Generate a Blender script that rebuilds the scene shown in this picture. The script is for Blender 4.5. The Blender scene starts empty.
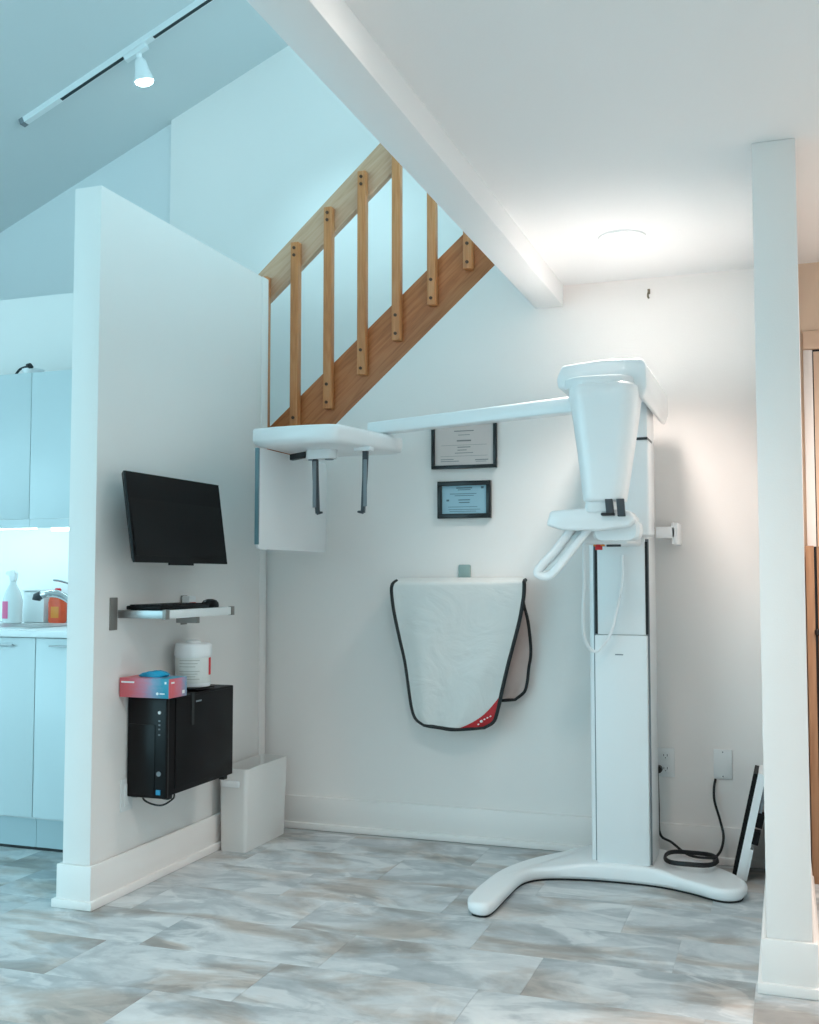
import bpy, bmesh, math, random
from mathutils import Vector, Matrix
random.seed(7)
PI = math.pi
SC = bpy.context.scene
COL = SC.collection

# ------------------------------------------------------------------ camera
F, CX, CY, CAM_H = 1073.0, 409.5, 512.0, 1.15
PITCH = math.atan(64 / F)
YAW = math.atan((787 - CX) / F * math.cos(PITCH))
cam_d = bpy.data.cameras.new('camera')
cam = bpy.data.objects.new('camera', cam_d)
COL.objects.link(cam)
cam.location = (0, 0, CAM_H)
cam.rotation_euler = (PI / 2 + PITCH, 0, YAW)
cam_d.sensor_fit = 'HORIZONTAL'
cam_d.sensor_width = 36
cam_d.lens = F / 819 * 36
cam_d.clip_start = .05
SC.camera = cam

# ------------------------------------------------------------------ world, exposure
world = bpy.data.worlds.new('daylight')
SC.world = world
world.use_nodes = True
bg = world.node_tree.nodes['Background']
bg.inputs[0].default_value = (0.49, 0.87, 1.0, 1)
bg.inputs[1].default_value = 3.05
SC.view_settings.view_transform = 'Standard'
SC.view_settings.look = 'None'
SC.view_settings.gamma = 1
SC.view_settings.use_curve_mapping = False
SC.view_settings.exposure = 0.12
LAMP = (1.0, 0.88, 0.81)      # colour of the recessed lights
LENS = 25.0                    # glow of their lenses
SPOT_ALCOVE, SPOT_ROOM_ADDED, SPOT_PASSAGE_ADDED = 62.0, 66.0, 95.0

# ------------------------------------------------------------------ materials
def lin(h):
    h = h.lstrip('#')
    v = [int(h[i:i + 2], 16) / 255 for i in (0, 2, 4)]
    return tuple(c / 12.92 if c <= .04045 else ((c + .055) / 1.055) ** 2.4 for c in v) + (1,)

def new_mat(name):
    m = bpy.data.materials.new(name)
    m.use_nodes = True
    return m, m.node_tree.nodes, m.node_tree.links, m.node_tree.nodes['Principled BSDF']

def mat(name, col, rough=.5, metal=0, bump=0, bscale=60, vary=0, coat=0, emit=None, estr=0, alpha=1, trans=0, vscale=4, spec=.5):
    m, n, l, b = new_mat(name)
    c = lin(col)
    b.inputs['Base Color'].default_value = c
    b.inputs['Roughness'].default_value = rough
    b.inputs['Metallic'].default_value = metal
    b.inputs['Coat Weight'].default_value = coat
    b.inputs['Transmission Weight'].default_value = trans
    b.inputs['Alpha'].default_value = alpha
    if emit:
        b.inputs['Emission Color'].default_value = emit if len(emit) == 4 else tuple(emit) + (1,)
        b.inputs['Emission Strength'].default_value = estr
    b.inputs['Specular IOR Level'].default_value = spec
    tc = n.new('ShaderNodeTexCoord')
    if vary:
        nz = n.new('ShaderNodeTexNoise'); nz.inputs['Scale'].default_value = vscale; nz.inputs['Detail'].default_value = 5
        l.new(tc.outputs['Object'], nz.inputs['Vector'])
        mx = n.new('ShaderNodeMix'); mx.data_type = 'RGBA'
        mx.inputs[6].default_value = tuple(x * (1 - vary) for x in c[:3]) + (1,)
        mx.inputs[7].default_value = tuple(min(1, x * (1 + vary)) for x in c[:3]) + (1,)
        l.new(nz.outputs['Fac'], mx.inputs[0]); l.new(mx.outputs[2], b.inputs['Base Color'])
    if bump:
        nb = n.new('ShaderNodeTexNoise'); nb.inputs['Scale'].default_value = bscale; nb.inputs['Detail'].default_value = 4
        l.new(tc.outputs['Object'], nb.inputs['Vector'])
        bp = n.new('ShaderNodeBump'); bp.inputs['Strength'].default_value = bump; bp.inputs['Distance'].default_value = .01
        l.new(nb.outputs['Fac'], bp.inputs['Height']); l.new(bp.outputs[0], b.inputs['Normal'])
    return m

M = {}
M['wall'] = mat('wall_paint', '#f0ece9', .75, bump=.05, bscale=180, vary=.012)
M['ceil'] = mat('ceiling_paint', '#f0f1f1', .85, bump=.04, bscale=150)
M['farwall_shade'] = mat('far_wall_shade', '#e1e5e6', .75, bump=.05, bscale=180)  # wall paint greyed: dimness of the far wall put into its colour
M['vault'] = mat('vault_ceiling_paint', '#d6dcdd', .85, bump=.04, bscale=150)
M['trim'] = mat('trim_paint', '#efebe8', .38, bump=.02, bscale=90)
M['plastic'] = mat('white_enamel', '#f2f4f5', .28, coat=.25)
M['plastic2'] = mat('white_plastic_matt', '#eceff0', .42)
M['seam'] = mat('black_seam', '#0d1114', .5)
M['rubber'] = mat('black_rubber', '#15181a', .6)
M['dkgrey'] = mat('dark_grey_plastic', '#3a4046', .45)
M['grey'] = mat('grey_plastic', '#7d858b', .45)
M['teal'] = mat('teal_edge_shade', '#5f7f88', .35)  # shaded front edge of the sensor panel, shade put into the colour
M['black'] = mat('satin_black_plastic', '#0a090b', .5, bump=.03, bscale=300, spec=.2)
M['screen'] = mat('matt_screen', '#080608', .4, spec=.2)
M['pcfront'] = mat('gloss_black_front', '#050608', .3, spec=.25)
M['pcside'] = mat('black_painted_steel', '#0d0a0c', .55, spec=.2)
M['steel'] = mat('brushed_steel', '#a7a9aa', .34, metal=1, bump=.03, bscale=200)
M['chrome'] = mat('chrome', '#d9dcdd', .12, metal=1)
M['bracket'] = mat('bracket_grey', '#8f8a86', .45, metal=.6)
M['shelfw'] = mat('shelf_white', '#e4e8e8', .4)
M['cab'] = mat('cabinet_gloss', '#cddadd', .3, coat=.2)
M['cabgap'] = mat('cabinet_side', '#cfd6d8', .5)
M['plinth'] = mat('plinth_grey', '#a9bbc0', .45)
M['worktop'] = mat('worktop_white', '#edf2f3', .25, vary=.02, vscale=30)
M['splash'] = mat('backsplash_white', '#eef3f4', .3)
M['bin'] = mat('bin_plastic', '#e8e6e3', .42, bump=.02, bscale=30)
M['red'] = mat('red_vinyl', '#b4101c', .4)
M['redp'] = mat('red_print', '#d2232c', .5)
M['pinkp'] = mat('pink_label', '#f06fa0', .5)
M['orange'] = mat('orange_bottle', '#e0522a', .35, vary=.25, vscale=25)
M['amber'] = mat('orange_button', '#e08a2c', .4)
M['bluep'] = mat('blue_sticker', '#2a92bd', .5)
M['whitep'] = mat('white_print', '#eef0f0', .6)
M['greyp'] = mat('grey_print', '#8b8a88', .7)
M['paleprint'] = mat('pale_print', '#b9bdb8', .7)
M['dprint'] = mat('dark_print', '#56707c', .7)
M['glove'] = mat('blue_nitrile', '#1297bd', .5, bump=.3, bscale=40)
M['paper'] = mat('certificate_paper', '#d8cdc9', .8, vary=.03)
M['paperb'] = mat('certificate_paper_blue', '#9fc4d2', .8, vary=.03)
M['frame'] = mat('black_frame', '#0c1114', .3)
M['hook'] = mat('hook_green_grey', '#8fa6a3', .5)
M['brass'] = mat('aged_brass', '#8a806c', .4, metal=.7)
M['beige'] = mat('beige_wall', '#e2cbb5', .7)
M['peach'] = mat('door_paint', '#e2c7b0', .55)
M['coil'] = mat('black_cable', '#0e0f11', .5)
M['bottle'] = mat('translucent_bottle', '#eff6f7', .25, trans=.1)
M['label'] = mat('pale_label', '#dfe3e0', .6, vary=.06, vscale=45)
M['trackslot'] = mat('track_slot', '#12262c', .5)
M['outlet'] = mat('outlet_plate', '#e8eaea', .35)
M['bulb'] = mat('lit_bulb', '#ffffff', .5, emit=(.85, .97, 1), estr=14)
M['strip'] = mat('lit_cabinet_strip', '#ffffff', .5, emit=(.75, .95, 1), estr=5)
M['led'] = mat('downlight_lens', '#ffffff', .5, emit=LAMP, estr=LENS)

def wood_mat(name, c1, c2, c3, axis_rot, rough=.42):
    m, n, l, b = new_mat(name)
    tc = n.new('ShaderNodeTexCoord')
    mp = n.new('ShaderNodeMapping'); mp.inputs['Rotation'].default_value = axis_rot
    l.new(tc.outputs['Object'], mp.inputs['Vector'])
    sc = n.new('ShaderNodeMapping'); sc.inputs['Scale'].default_value = (1.1, 14, 14)
    l.new(mp.outputs[0], sc.inputs['Vector'])
    oi = n.new('ShaderNodeObjectInfo')
    ad = n.new('ShaderNodeVectorMath'); ad.operation = 'ADD'
    l.new(sc.outputs[0], ad.inputs[0]); l.new(oi.outputs['Location'], ad.inputs[1])
    wv = n.new('ShaderNodeTexNoise'); wv.inputs['Scale'].default_value = 1.3; wv.inputs['Detail'].default_value = 3; wv.inputs['Distortion'].default_value = .6
    l.new(ad.outputs[0], wv.inputs['Vector'])
    sn = n.new('ShaderNodeMath'); sn.operation = 'MULTIPLY'; sn.inputs[1].default_value = 34
    l.new(wv.outputs['Fac'], sn.inputs[0])
    sn2 = n.new('ShaderNodeMath'); sn2.operation = 'SINE'; l.new(sn.outputs[0], sn2.inputs[0])
    sn3 = n.new('ShaderNodeMapRange'); sn3.inputs[1].default_value = -1; sn3.inputs[2].default_value = 1; sn3.inputs[3].default_value = .25; sn3.inputs[4].default_value = .75
    l.new(sn2.outputs[0], sn3.inputs[0])
    nz = n.new('ShaderNodeTexNoise'); nz.inputs['Scale'].default_value = 9; nz.inputs['Detail'].default_value = 6
    l.new(ad.outputs[0], nz.inputs['Vector'])
    r = n.new('ShaderNodeValToRGB')
    r.color_ramp.elements[0].color = lin(c1); r.color_ramp.elements[1].color = lin(c3)
    e = r.color_ramp.elements.new(.45); e.color = lin(c2)
    mx = n.new('ShaderNodeMix'); mx.inputs[0].default_value = .5
    l.new(sn3.outputs[0], mx.inputs[2]); l.new(nz.outputs['Fac'], mx.inputs[3]); l.new(mx.outputs[0], r.inputs[0])
    l.new(r.outputs[0], b.inputs['Base Color'])
    b.inputs['Roughness'].default_value = rough
    bp = n.new('ShaderNodeBump'); bp.inputs['Strength'].default_value = .12; bp.inputs['Distance'].default_value = .004
    l.new(nz.outputs['Fac'], bp.inputs['Height']); l.new(bp.outputs[0], b.inputs['Normal'])
    return m
SLOPE = math.atan2(.656, .742)
M['wood'] = wood_mat('fir_plank', '#864322', '#bf7242', '#d28b5a', (0, SLOPE, 0))
M['wood_v'] = wood_mat('fir_baluster', '#a86036', '#cf8652', '#dfa372', (0, PI / 2, 0))
M['wood_rail_skylit'] = wood_mat('fir_rail_skylit', '#bd8c6c', '#d6aa8a', '#e2c0a4', (0, SLOPE, 0))  # paler, pinker fir: sky light on the rail put into its colour
M['wood_dark'] = mat('bolt_dark', '#5a3a26', .5)
M['wood_side'] = wood_mat('cabinet_wood', '#8a6246', '#a57c5c', '#b8916f', (0, PI / 2, 0))

def tile_mat():
    m, n, l, b = new_mat('painted_stone_tile')
    tc = n.new('ShaderNodeTexCoord'); oi = n.new('ShaderNodeObjectInfo')
    sc = n.new('ShaderNodeVectorMath'); sc.operation = 'SCALE'; sc.inputs['Scale'].default_value = 53
    cb = n.new('ShaderNodeCombineXYZ')
    l.new(oi.outputs['Random'], cb.inputs[0]); l.new(oi.outputs['Random'], cb.inputs[1]); l.new(oi.outputs['Random'], cb.inputs[2])
    l.new(cb.outputs[0], sc.inputs[0])
    ad = n.new('ShaderNodeVectorMath'); ad.operation = 'ADD'
    l.new(tc.outputs['Object'], ad.inputs[0]); l.new(sc.outputs[0], ad.inputs[1])
    mp = n.new('ShaderNodeMapping'); mp.inputs['Scale'].default_value = (1.0, 1.7, 1)
    l.new(ad.outputs[0], mp.inputs['Vector'])
    def noise(scale, detail, dist, rough=.55):
        q = n.new('ShaderNodeTexNoise'); q.inputs['Scale'].default_value = scale; q.inputs['Detail'].default_value = detail
        q.inputs['Distortion'].default_value = dist; q.inputs['Roughness'].default_value = rough
        l.new(mp.outputs[0], q.inputs['Vector']); return q
    a = noise(3.2, 8, .7, .58); c = noise(2.3, 5, .6); d = noise(22, 5, .8, .65); w2 = noise(3.4, 7, 1.2, .55)
    r = n.new('ShaderNodeValToRGB')
    r.color_ramp.elements[0].position = .33; r.color_ramp.elements[0].color = lin('#9aa2a6')
    r.color_ramp.elements[1].position = .66; r.color_ramp.elements[1].color = lin('#d9dcdd')
    e = r.color_ramp.elements.new(.47); e.color = lin('#b4babd')
    e = r.color_ramp.elements.new(.52); e.color = lin('#c3c8ca')
    mB = n.new('ShaderNodeMix'); mB.inputs[0].default_value = .16
    l.new(a.outputs['Fac'], mB.inputs[2]); l.new(d.outputs['Fac'], mB.inputs[3])
    l.new(mB.outputs[0], r.inputs[0])
    # pale brushed strokes
    rw = n.new('ShaderNodeValToRGB'); rw.color_ramp.elements[0].position = .54; rw.color_ramp.elements[1].position = .60
    l.new(w2.outputs['Fac'], rw.inputs[0])
    fw_ = n.new('ShaderNodeMath'); fw_.operation = 'MULTIPLY'; fw_.inputs[1].default_value = .5
    l.new(rw.outputs[0], fw_.inputs[0])
    mw = n.new('ShaderNodeMix'); mw.data_type = 'RGBA'; mw.inputs[7].default_value = lin('#e4e6e6')
    l.new(fw_.outputs[0], mw.inputs[0]); l.new(r.outputs[0], mw.inputs[6])
    # brown brushed patches
    rr = n.new('ShaderNodeValToRGB'); rr.color_ramp.elements[0].position = .48; rr.color_ramp.elements[1].position = .62
    l.new(c.outputs['Fac'], rr.inputs[0])
    fm = n.new('ShaderNodeMath'); fm.operation = 'MULTIPLY'; fm.inputs[1].default_value = .6
    l.new(rr.outputs[0], fm.inputs[0])
    mx = n.new('ShaderNodeMix'); mx.data_type = 'RGBA'; mx.blend_type = 'MULTIPLY'
    mx.inputs[7].default_value = lin('#c3a68f')
    l.new(fm.outputs[0], mx.inputs[0]); l.new(mw.outputs[2], mx.inputs[6])
    l.new(mx.outputs[2], b.inputs['Base Color'])
    ro = n.new('ShaderNodeMapRange'); ro.inputs[3].default_value = .34; ro.inputs[4].default_value = .55
    l.new(d.outputs['Fac'], ro.inputs[0]); l.new(ro.outputs[0], b.inputs['Roughness'])
    bp = n.new('ShaderNodeBump'); bp.inputs['Strength'].default_value = .12; bp.inputs['Distance'].default_value = .004
    l.new(mB.outputs[0], bp.inputs['Height']); l.new(bp.outputs[0], b.inputs['Normal'])
    return m
M['tile'] = tile_mat()
M['grout'] = mat('floor_joint', '#b4b7b8', .7, vary=.1)

def glovebox_mat():
    m, n, l, b = new_mat('glove_box_print')
    tc = n.new('ShaderNodeTexCoord')
    sp = n.new('ShaderNodeSeparateXYZ'); l.new(tc.outputs['Generated'], sp.inputs[0])
    nz = n.new('ShaderNodeTexNoise'); nz.inputs['Scale'].default_value = 6; l.new(tc.outputs['Generated'], nz.inputs['Vector'])
    m1 = n.new('ShaderNodeMath'); m1.operation = 'MULTIPLY_ADD'; m1.inputs[1].default_value = .25
    sn = n.new('ShaderNodeSeparateXYZ'); l.new(tc.outputs['Normal'], sn.inputs[0])
    gt = n.new('ShaderNodeMath'); gt.operation = 'GREATER_THAN'; gt.inputs[1].default_value = .5; l.new(sn.outputs[0], gt.inputs[0])
    ym = n.new('ShaderNodeMath'); ym.operation = 'MULTIPLY'; ym.inputs[1].default_value = .75; l.new(sp.outputs[1], ym.inputs[0])
    mxs = n.new('ShaderNodeMix'); l.new(gt.outputs[0], mxs.inputs[0]); l.new(sp.outputs[0], mxs.inputs[2]); l.new(ym.outputs[0], mxs.inputs[3])
    l.new(nz.outputs['Fac'], m1.inputs[0]); l.new(mxs.outputs[0], m1.inputs[2])
    r = n.new('ShaderNodeValToRGB')
    r.color_ramp.elements[0].position = .3; r.color_ramp.elements[0].color = lin('#d8646c')
    r.color_ramp.elements[1].position = 1.0; r.color_ramp.elements[1].color = lin('#2b93ad')
    e = r.color_ramp.elements.new(.62); e.color = lin('#c07f94')
    e = r.color_ramp.elements.new(.8); e.color = lin('#8797b4')
    l.new(m1.outputs[0], r.inputs[0]); l.new(r.outputs[0], b.inputs['Base Color'])
    b.inputs['Roughness'].default_value = .45
    return m
M['glovebox'] = glovebox_mat()

def vinyl_mat(name, c):
    m, n, l, b = new_mat(name)
    b.inputs['Base Color'].default_value = lin(c); b.inputs['Roughness'].default_value = .45
    tc = n.new('ShaderNodeTexCoord')
    nz = n.new('ShaderNodeTexNoise'); nz.inputs['Scale'].default_value = 5; nz.inputs['Detail'].default_value = 5; nz.inputs['Distortion'].default_value = 1.5
    l.new(tc.outputs['Object'], nz.inputs['Vector'])
    bp = n.new('ShaderNodeBump'); bp.inputs['Strength'].default_value = .35; bp.inputs['Distance'].default_value = .02
    l.new(nz.outputs['Fac'], bp.inputs['Height']); l.new(bp.outputs[0], b.inputs['Normal'])
    return m
M['vinyl'] = vinyl_mat('apron_vinyl', '#d3d6d4')
M['vinyl2'] = vinyl_mat('apron_lining', '#c3b0aa')

# ------------------------------------------------------------------ mesh helpers
def obj(name, bm, m, parent=None, smooth=30, loc=None):
    bmesh.ops.remove_doubles(bm, verts=bm.verts, dist=1e-6)
    bmesh.ops.recalc_face_normals(bm, faces=bm.faces)
    me = bpy.data.meshes.new(name)
    if loc is not None:
        bmesh.ops.translate(bm, verts=bm.verts, vec=-Vector(loc))
    bm.to_mesh(me); bm.free()
    if m: me.materials.append(M[m] if isinstance(m, str) else m)
    if smooth:
        for p in me.polygons: p.use_smooth = True
        me.set_sharp_from_angle(angle=math.radians(smooth))
    o = bpy.data.objects.new(name, me)
    COL.objects.link(o)
    if loc is not None: o.location = loc
    if parent:
        o.parent = parent
        o.matrix_parent_inverse = Matrix.Translation(-Vector(parent.location))
    return o

def tag(o, label, cat, group=None, kind=None):
    o['label'] = label; o['category'] = cat
    if group: o['group'] = group
    if kind: o['kind'] = kind
    return o

def struct(o, label, cat):
    return tag(o, label, cat, kind='structure')

def thing(name, label, cat, loc=(0, 0, 0), group=None):
    o = bpy.data.objects.new(name, None); COL.objects.link(o)
    o.location = loc; o.empty_display_size = .1
    return tag(o, label, cat, group)

def box(x0, x1, y0, y1, z0, z1, bev=0, seg=2, bm=None):
    b2 = bmesh.new()
    r = bmesh.ops.create_cube(b2, size=1)
    for v in b2.verts:
        v.co = Vector((x0 + (v.co.x + .5) * (x1 - x0), y0 + (v.co.y + .5) * (y1 - y0), z0 + (v.co.z + .5) * (z1 - z0)))
    if bev:
        bmesh.ops.bevel(b2, geom=list(b2.edges), offset=bev, segments=seg, affect='EDGES', profile=.5)
    return merge(bm, b2)

def merge(bm, b2):
    if bm is None: return b2
    me = bpy.data.meshes.new('tmp'); b2.to_mesh(me); b2.free(); bm.from_mesh(me); bpy.data.meshes.remove(me)
    return bm

def prism(pts, axis, a, b, bev=0, seg=2, bm=None):
    """pts: 2D outline; axis the extrusion axis."""
    b2 = bmesh.new()
    def P(p, c):
        return {'Y': (p[0], c, p[1]), 'X': (c, p[0], p[1]), 'Z': (p[0], p[1], c)}[axis]
    va = [b2.verts.new(P(p, a)) for p in pts]; vb = [b2.verts.new(P(p, b)) for p in pts]
    b2.faces.new(va); b2.faces.new(vb[::-1])
    n = len(pts)
    for i in range(n): b2.faces.new((va[i], va[(i + 1) % n], vb[(i + 1) % n], vb[i]))
    bmesh.ops.recalc_face_normals(b2, faces=b2.faces)
    if bev:
        bmesh.ops.bevel(b2, geom=list(b2.edges), offset=bev, segments=seg, affect='EDGES', profile=.5)
    return merge(bm, b2)

def loft(rings, cap=True, bm=None, closed=True):
    b2 = bmesh.new() if bm is None else bm
    R = [[b2.verts.new(p) for p in r] for r in rings]
    n = len(R[0])
    for a, c in zip(R, R[1:]):
        for i in range(n if closed else n - 1):
            j = (i + 1) % n
            b2.faces.new((a[i], a[j], c[j], c[i]))
    if cap:
        b2.faces.new(R[0][::-1]); b2.faces.new(R[-1])
    return b2

def rrect(cx, cy, hx, hy, r, n=5):
    out = []
    for sx, sy, a0 in ((1, 1, 0), (-1, 1, 90), (-1, -1, 180), (1, -1, 270)):
        for k in range(n + 1):
            a = math.radians(a0 + 90 * k / n)
            out.append((cx + sx * (hx - r) + r * math.cos(a), cy + sy * (hy - r) + r * math.sin(a)))
    return out

def smooth_path(pts, n=8):
    pts = [Vector(p) for p in pts]
    P = [pts[0] * 2 - pts[1]] + pts + [pts[-1] * 2 - pts[-2]]
    out = []
    for i in range(1, len(P) - 2):
        for k in range(n):
            t = k / n; a, b, c, d = P[i - 1:i + 3]
            out.append(.5 * ((2 * b) + (c - a) * t + (2 * a - 5 * b + 4 * c - d) * t * t + (3 * b - a - 3 * c + d) * t ** 3))
    return out + [pts[-1]]

def tube(path, rad, seg=8, bm=None, flat=1.0, closed=False):
    path = [Vector(p) for p in path]
    rings = []
    prev = None
    N = len(path)
    for i, p in enumerate(path):
        if closed: d = path[(i + 1) % N] - path[i - 1]
        else: d = path[min(i + 1, N - 1)] - path[max(i - 1, 0)]
        d.normalize()
        if prev is None:
            u = d.cross(Vector((0, 0, 1)))
            if u.length < .2: u = d.cross(Vector((0, 1, 0)))
        else:
            u = prev - d * prev.dot(d)
        u.normalize(); prev = u
        w = d.cross(u)
        r = rad[i] if isinstance(rad, (list, tuple)) else rad
        rings.append([p + u * r * math.cos(2 * PI * k / seg) + w * r * flat * math.sin(2 * PI * k / seg) for k in range(seg)])
    if closed: rings.append(rings[0])
    return loft(rings, cap=not closed, bm=bm)

def lathe(cx, cy, prof, seg=24, bm=None):
    rings = [[(cx + r * math.cos(2 * PI * k / seg), cy + r * math.sin(2 * PI * k / seg), z) for k in range(seg)] for r, z in prof]
    return loft(rings, bm=bm)

def cyl(p, axis, r, h, seg=16, bm=None):
    p = Vector(p); a = {'X': Vector((1, 0, 0)), 'Y': Vector((0, 1, 0)), 'Z': Vector((0, 0, 1))}[axis]
    return tube([p, p + a * h], r, seg, bm)

# ================================================================== STRUCTURE
zv = lambda X: 3.342 + .43 * (X + 4.71)     # sloped ceiling
YB = 4.54          # back wall face
XL = -2.30         # left partition, face towards the alcove
YN = 3.205         # near ends of both short walls
ZC = 2.405         # flat ceiling
floor = struct(obj('floor', box(-9, 3, -6, 5.6, -.06, -.0015), 'grout'), 'stone-look vinyl tile floor in mottled grey and beige', 'floor')
TL, TW = .61, .305
tb = box(-TL / 2 + .0005, TL / 2 - .0005, -TW / 2 + .0005, TW / 2 - .0005, -.005, 0, bev=.0004, seg=1)
tile_src = obj('tile', tb, 'tile', floor, smooth=0)
offs = {0: -.105, 1: -.338, 2: -.53, 3: -.20, 4: -.44}
first = True
for r in range(-17, 5):
    y = 3.26 + TW * (r + .5) - TW
    o_ = {-0: -.716, 1: -.338, 2: -.53, 3: -.27, 4: -.60}.get(r, random.uniform(-.6, 0))
    if r == 0: o_ = -.716
    x = o_ + TL / 2 - TL * math.ceil((o_ + 4.9) / TL) + TL
    while x < 2.1:
        if first: t = tile_src; first = False
        else:
            t = tile_src.copy(); COL.objects.link(t)
        t.location = (x, y, 0)
        x += TL
# back wall: solid up to the stair, then cut along the stringer
SL = lambda X: 1.865 + (X + 1.940) * .656 / .742
wb = prism([(-7.0, 0), (1.4, 0), (1.4, 2.75), (-.98, SL(-.98)), (-2.40, SL(-2.40)), (-2.41, 2.597), (-7.0, 2.597)], 'Y', YB, YB + .018)
struct(obj('wall_back', wb, 'wall'), 'off-white back wall cut diagonally under the wooden stair', 'wall')
struct(obj('wall_partition', box(XL - .114, XL, YN, YB - .022, 0, 2.555, bev=.003), 'wall'), 'short white partition wall carrying the monitor and shelf', 'wall')
struct(obj('wall_right', box(-.073, .047, YN, YB, 0, ZC, bev=.003), 'wall'), 'narrow white wall end right of the x-ray machine', 'wall')
struct(obj('wall_far', prism([(-7, 0), (3, 0), (3, 6.8), (-1.5, 4.8), (-7, 2.3)], 'Y', 5.50, 5.6), 'farwall_shade'), 'pale blue-lit wall beyond the stair under the sloped ceiling', 'wall')
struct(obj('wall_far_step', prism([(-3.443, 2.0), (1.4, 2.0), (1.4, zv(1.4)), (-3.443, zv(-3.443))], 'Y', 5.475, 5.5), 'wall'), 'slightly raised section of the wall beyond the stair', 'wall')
struct(obj('wall_corridor', box(1.3, 1.4, .5, YB, 0, ZC), 'wall'), 'side wall of the passage right of the wall end', 'wall')
struct(obj('wall_rear', prism([(-2.6, 0), (3, 0), (3, 2.72), (1.0, zv(1.0)), (-8, zv(-8)), (-8, 1.9), (-5.75, 2.9), (-2.6, 2.9)], 'Y', -.72, -.6), 'wall'), 'unseen wall behind the camera, shaped with an added wide opening for daylight', 'wall')  # unseen; opening added and shaped to bring daylight in from the left
struct(obj('ceiling', box(-.89, 3, -.6, YB, ZC, 2.72), 'ceil'), 'flat white lowered ceiling with a recessed light', 'ceiling')
struct(obj('trim_1', box(-1.012, -.888, -.6, YB, 2.312, 2.74, bev=.006), 'ceil'), 'white beam along the open edge of the lowered ceiling', 'beam')
zr = lambda X: zv(X) if X <= 1.0 else zv(1.0) - .43 * (X - 1.0)
xs, ys = [-8, -.9, .9, 1.0, 3.2], [-.6, 3.6, 5.47, 5.6]
bm = bmesh.new()
gv = {(i, j): bm.verts.new((x, y, zr(x))) for i, x in enumerate(xs) for j, y in enumerate(ys)}
fs = [bm.faces.new((gv[i, j], gv[i + 1, j], gv[i + 1, j + 1], gv[i, j + 1])) for i in range(4) for j in range(3) if not (i == 1 and j == 1)]  # skipped cell is an added skylight, out of view, to brighten the stair wall
ex = bmesh.ops.extrude_face_region(bm, geom=fs + list(bm.edges) + list(bm.verts))
bmesh.ops.translate(bm, verts=[g for g in ex['geom'] if isinstance(g, bmesh.types.BMVert)], vec=(0, 0, .15))
struct(obj('ceiling_sloped', bm, 'vault', smooth=0), 'sloped grey-white ceiling with the track light and an added skylight opening out of view', 'ceiling')
struct(obj('trim_2', box(XL - .001, XL + .004, 4.458, YB - .0215, .147, 2.555, bev=.001), 'wall'), 'narrow vertical trim board in the left corner', 'trim')

def baseboard(name, board, shoe, label):
    bm = prism(board, 'Z', 0, .147, bev=.003)
    bm = prism(shoe, 'Z', 0, .03, bev=.004, bm=bm)
    return struct(obj(name, bm, 'trim'), label, 'baseboard')
def wrap(xa, xb, d, yb1, yb2):      # U-shaped strip around a wall end
    return [(xa - d, yb1), (xa - d, YN - d), (xb + d, YN - d), (xb + d, yb2), (xb + .0005, yb2), (xb + .0005, YN - .0005), (xa - .0005, YN - .0005), (xa - .0005, yb1)]
baseboard('baseboard_back', [(XL + .014, YB), (XL + .014, YB - .014), (-.087, YB - .014), (-.087, YB)], [(XL + .026, YB), (XL + .026, YB - .026), (-.099, YB - .026), (-.099, YB)], 'white baseboard along the back wall behind the x-ray machine')
baseboard('baseboard_left', wrap(XL - .114, XL, .014, YB - .78, YB), wrap(XL - .114, XL, .026, YB - .78, YB), 'white baseboard wrapped around the left partition')
baseboard('baseboard_right', wrap(-.073, .047, .014, YB, YB - .03), wrap(-.073, .047, .026, YB, YB - .03), 'white baseboard wrapped around the right wall end')

struct(obj('wall_passage', box(.047, 1.3, YB - .004, YB - .0002, 0, ZC), 'beige'), 'beige wall above the door in the passage', 'wall')  # thin beige sheet over this stretch of the back wall
# door in the back wall, beyond the right wall end
d1 = thing('door_1', 'beige interior door with white casing at the far right edge', 'door', (.5, YB, 0)); d1['kind'] = 'structure'
for x0, x1 in ((.078, .112), (.905, .98)): obj('side_casing', box(x0, x1, YB - .02, YB - .001, 0, 2.05, bev=.003), 'trim', d1)
obj('head_casing', box(.078, .98, YB - .024, YB - .001, 2.052, 2.125, bev=.003), 'peach', d1)
obj('door_leaf', box(.116, .902, YB - .014, YB - .001, .01, 2.043, bev=.002), 'peach', d1)
obj('door_gap', box(.1125, .905, YB - .010, YB - .0005, .002, 2.051), 'seam', d1)

# ================================================================== STAIR
st = thing('staircase', 'orange-brown wooden stair with bolted balusters rising behind the beam', 'stairs', (-2.0, 4.62, 0))
YS0, YS1 = 4.60, 4.64
dx = Vector((math.cos(SLOPE), 0, math.sin(SLOPE)))
LO = lambda X: 1.875 + (X + 1.965) * .664 / .752    # stringer bottom
UP = lambda X: 1.872 + (X + 2.319) * .829 / .961     # stringer top
obj('stringer', prism([(-3.1, LO(-3.1) - .03), (-.6, LO(-.6) - .03), (-.6, UP(-.6)), (-3.1, UP(-3.1))], 'Y', YS0, YS1, bev=.003), 'wood', st, loc=(-2.0, 4.62, 2.0))
RT = lambda X: 2.623 + (X + 2.385) * .558 / .623
RB = lambda X: 2.474 + (X + 2.34) * .558 / .638
obj('handrail', prism([(-3.0, RB(-3.0)), (-.6, RB(-.6)), (-.6, RT(-.6)), (-3.0, RT(-3.0))], 'Y', YS0, YS1, bev=.004), 'wood_rail_skylit', st, loc=(-2.0, 4.62, 2.9))
k = 0
X = -2.352
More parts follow.
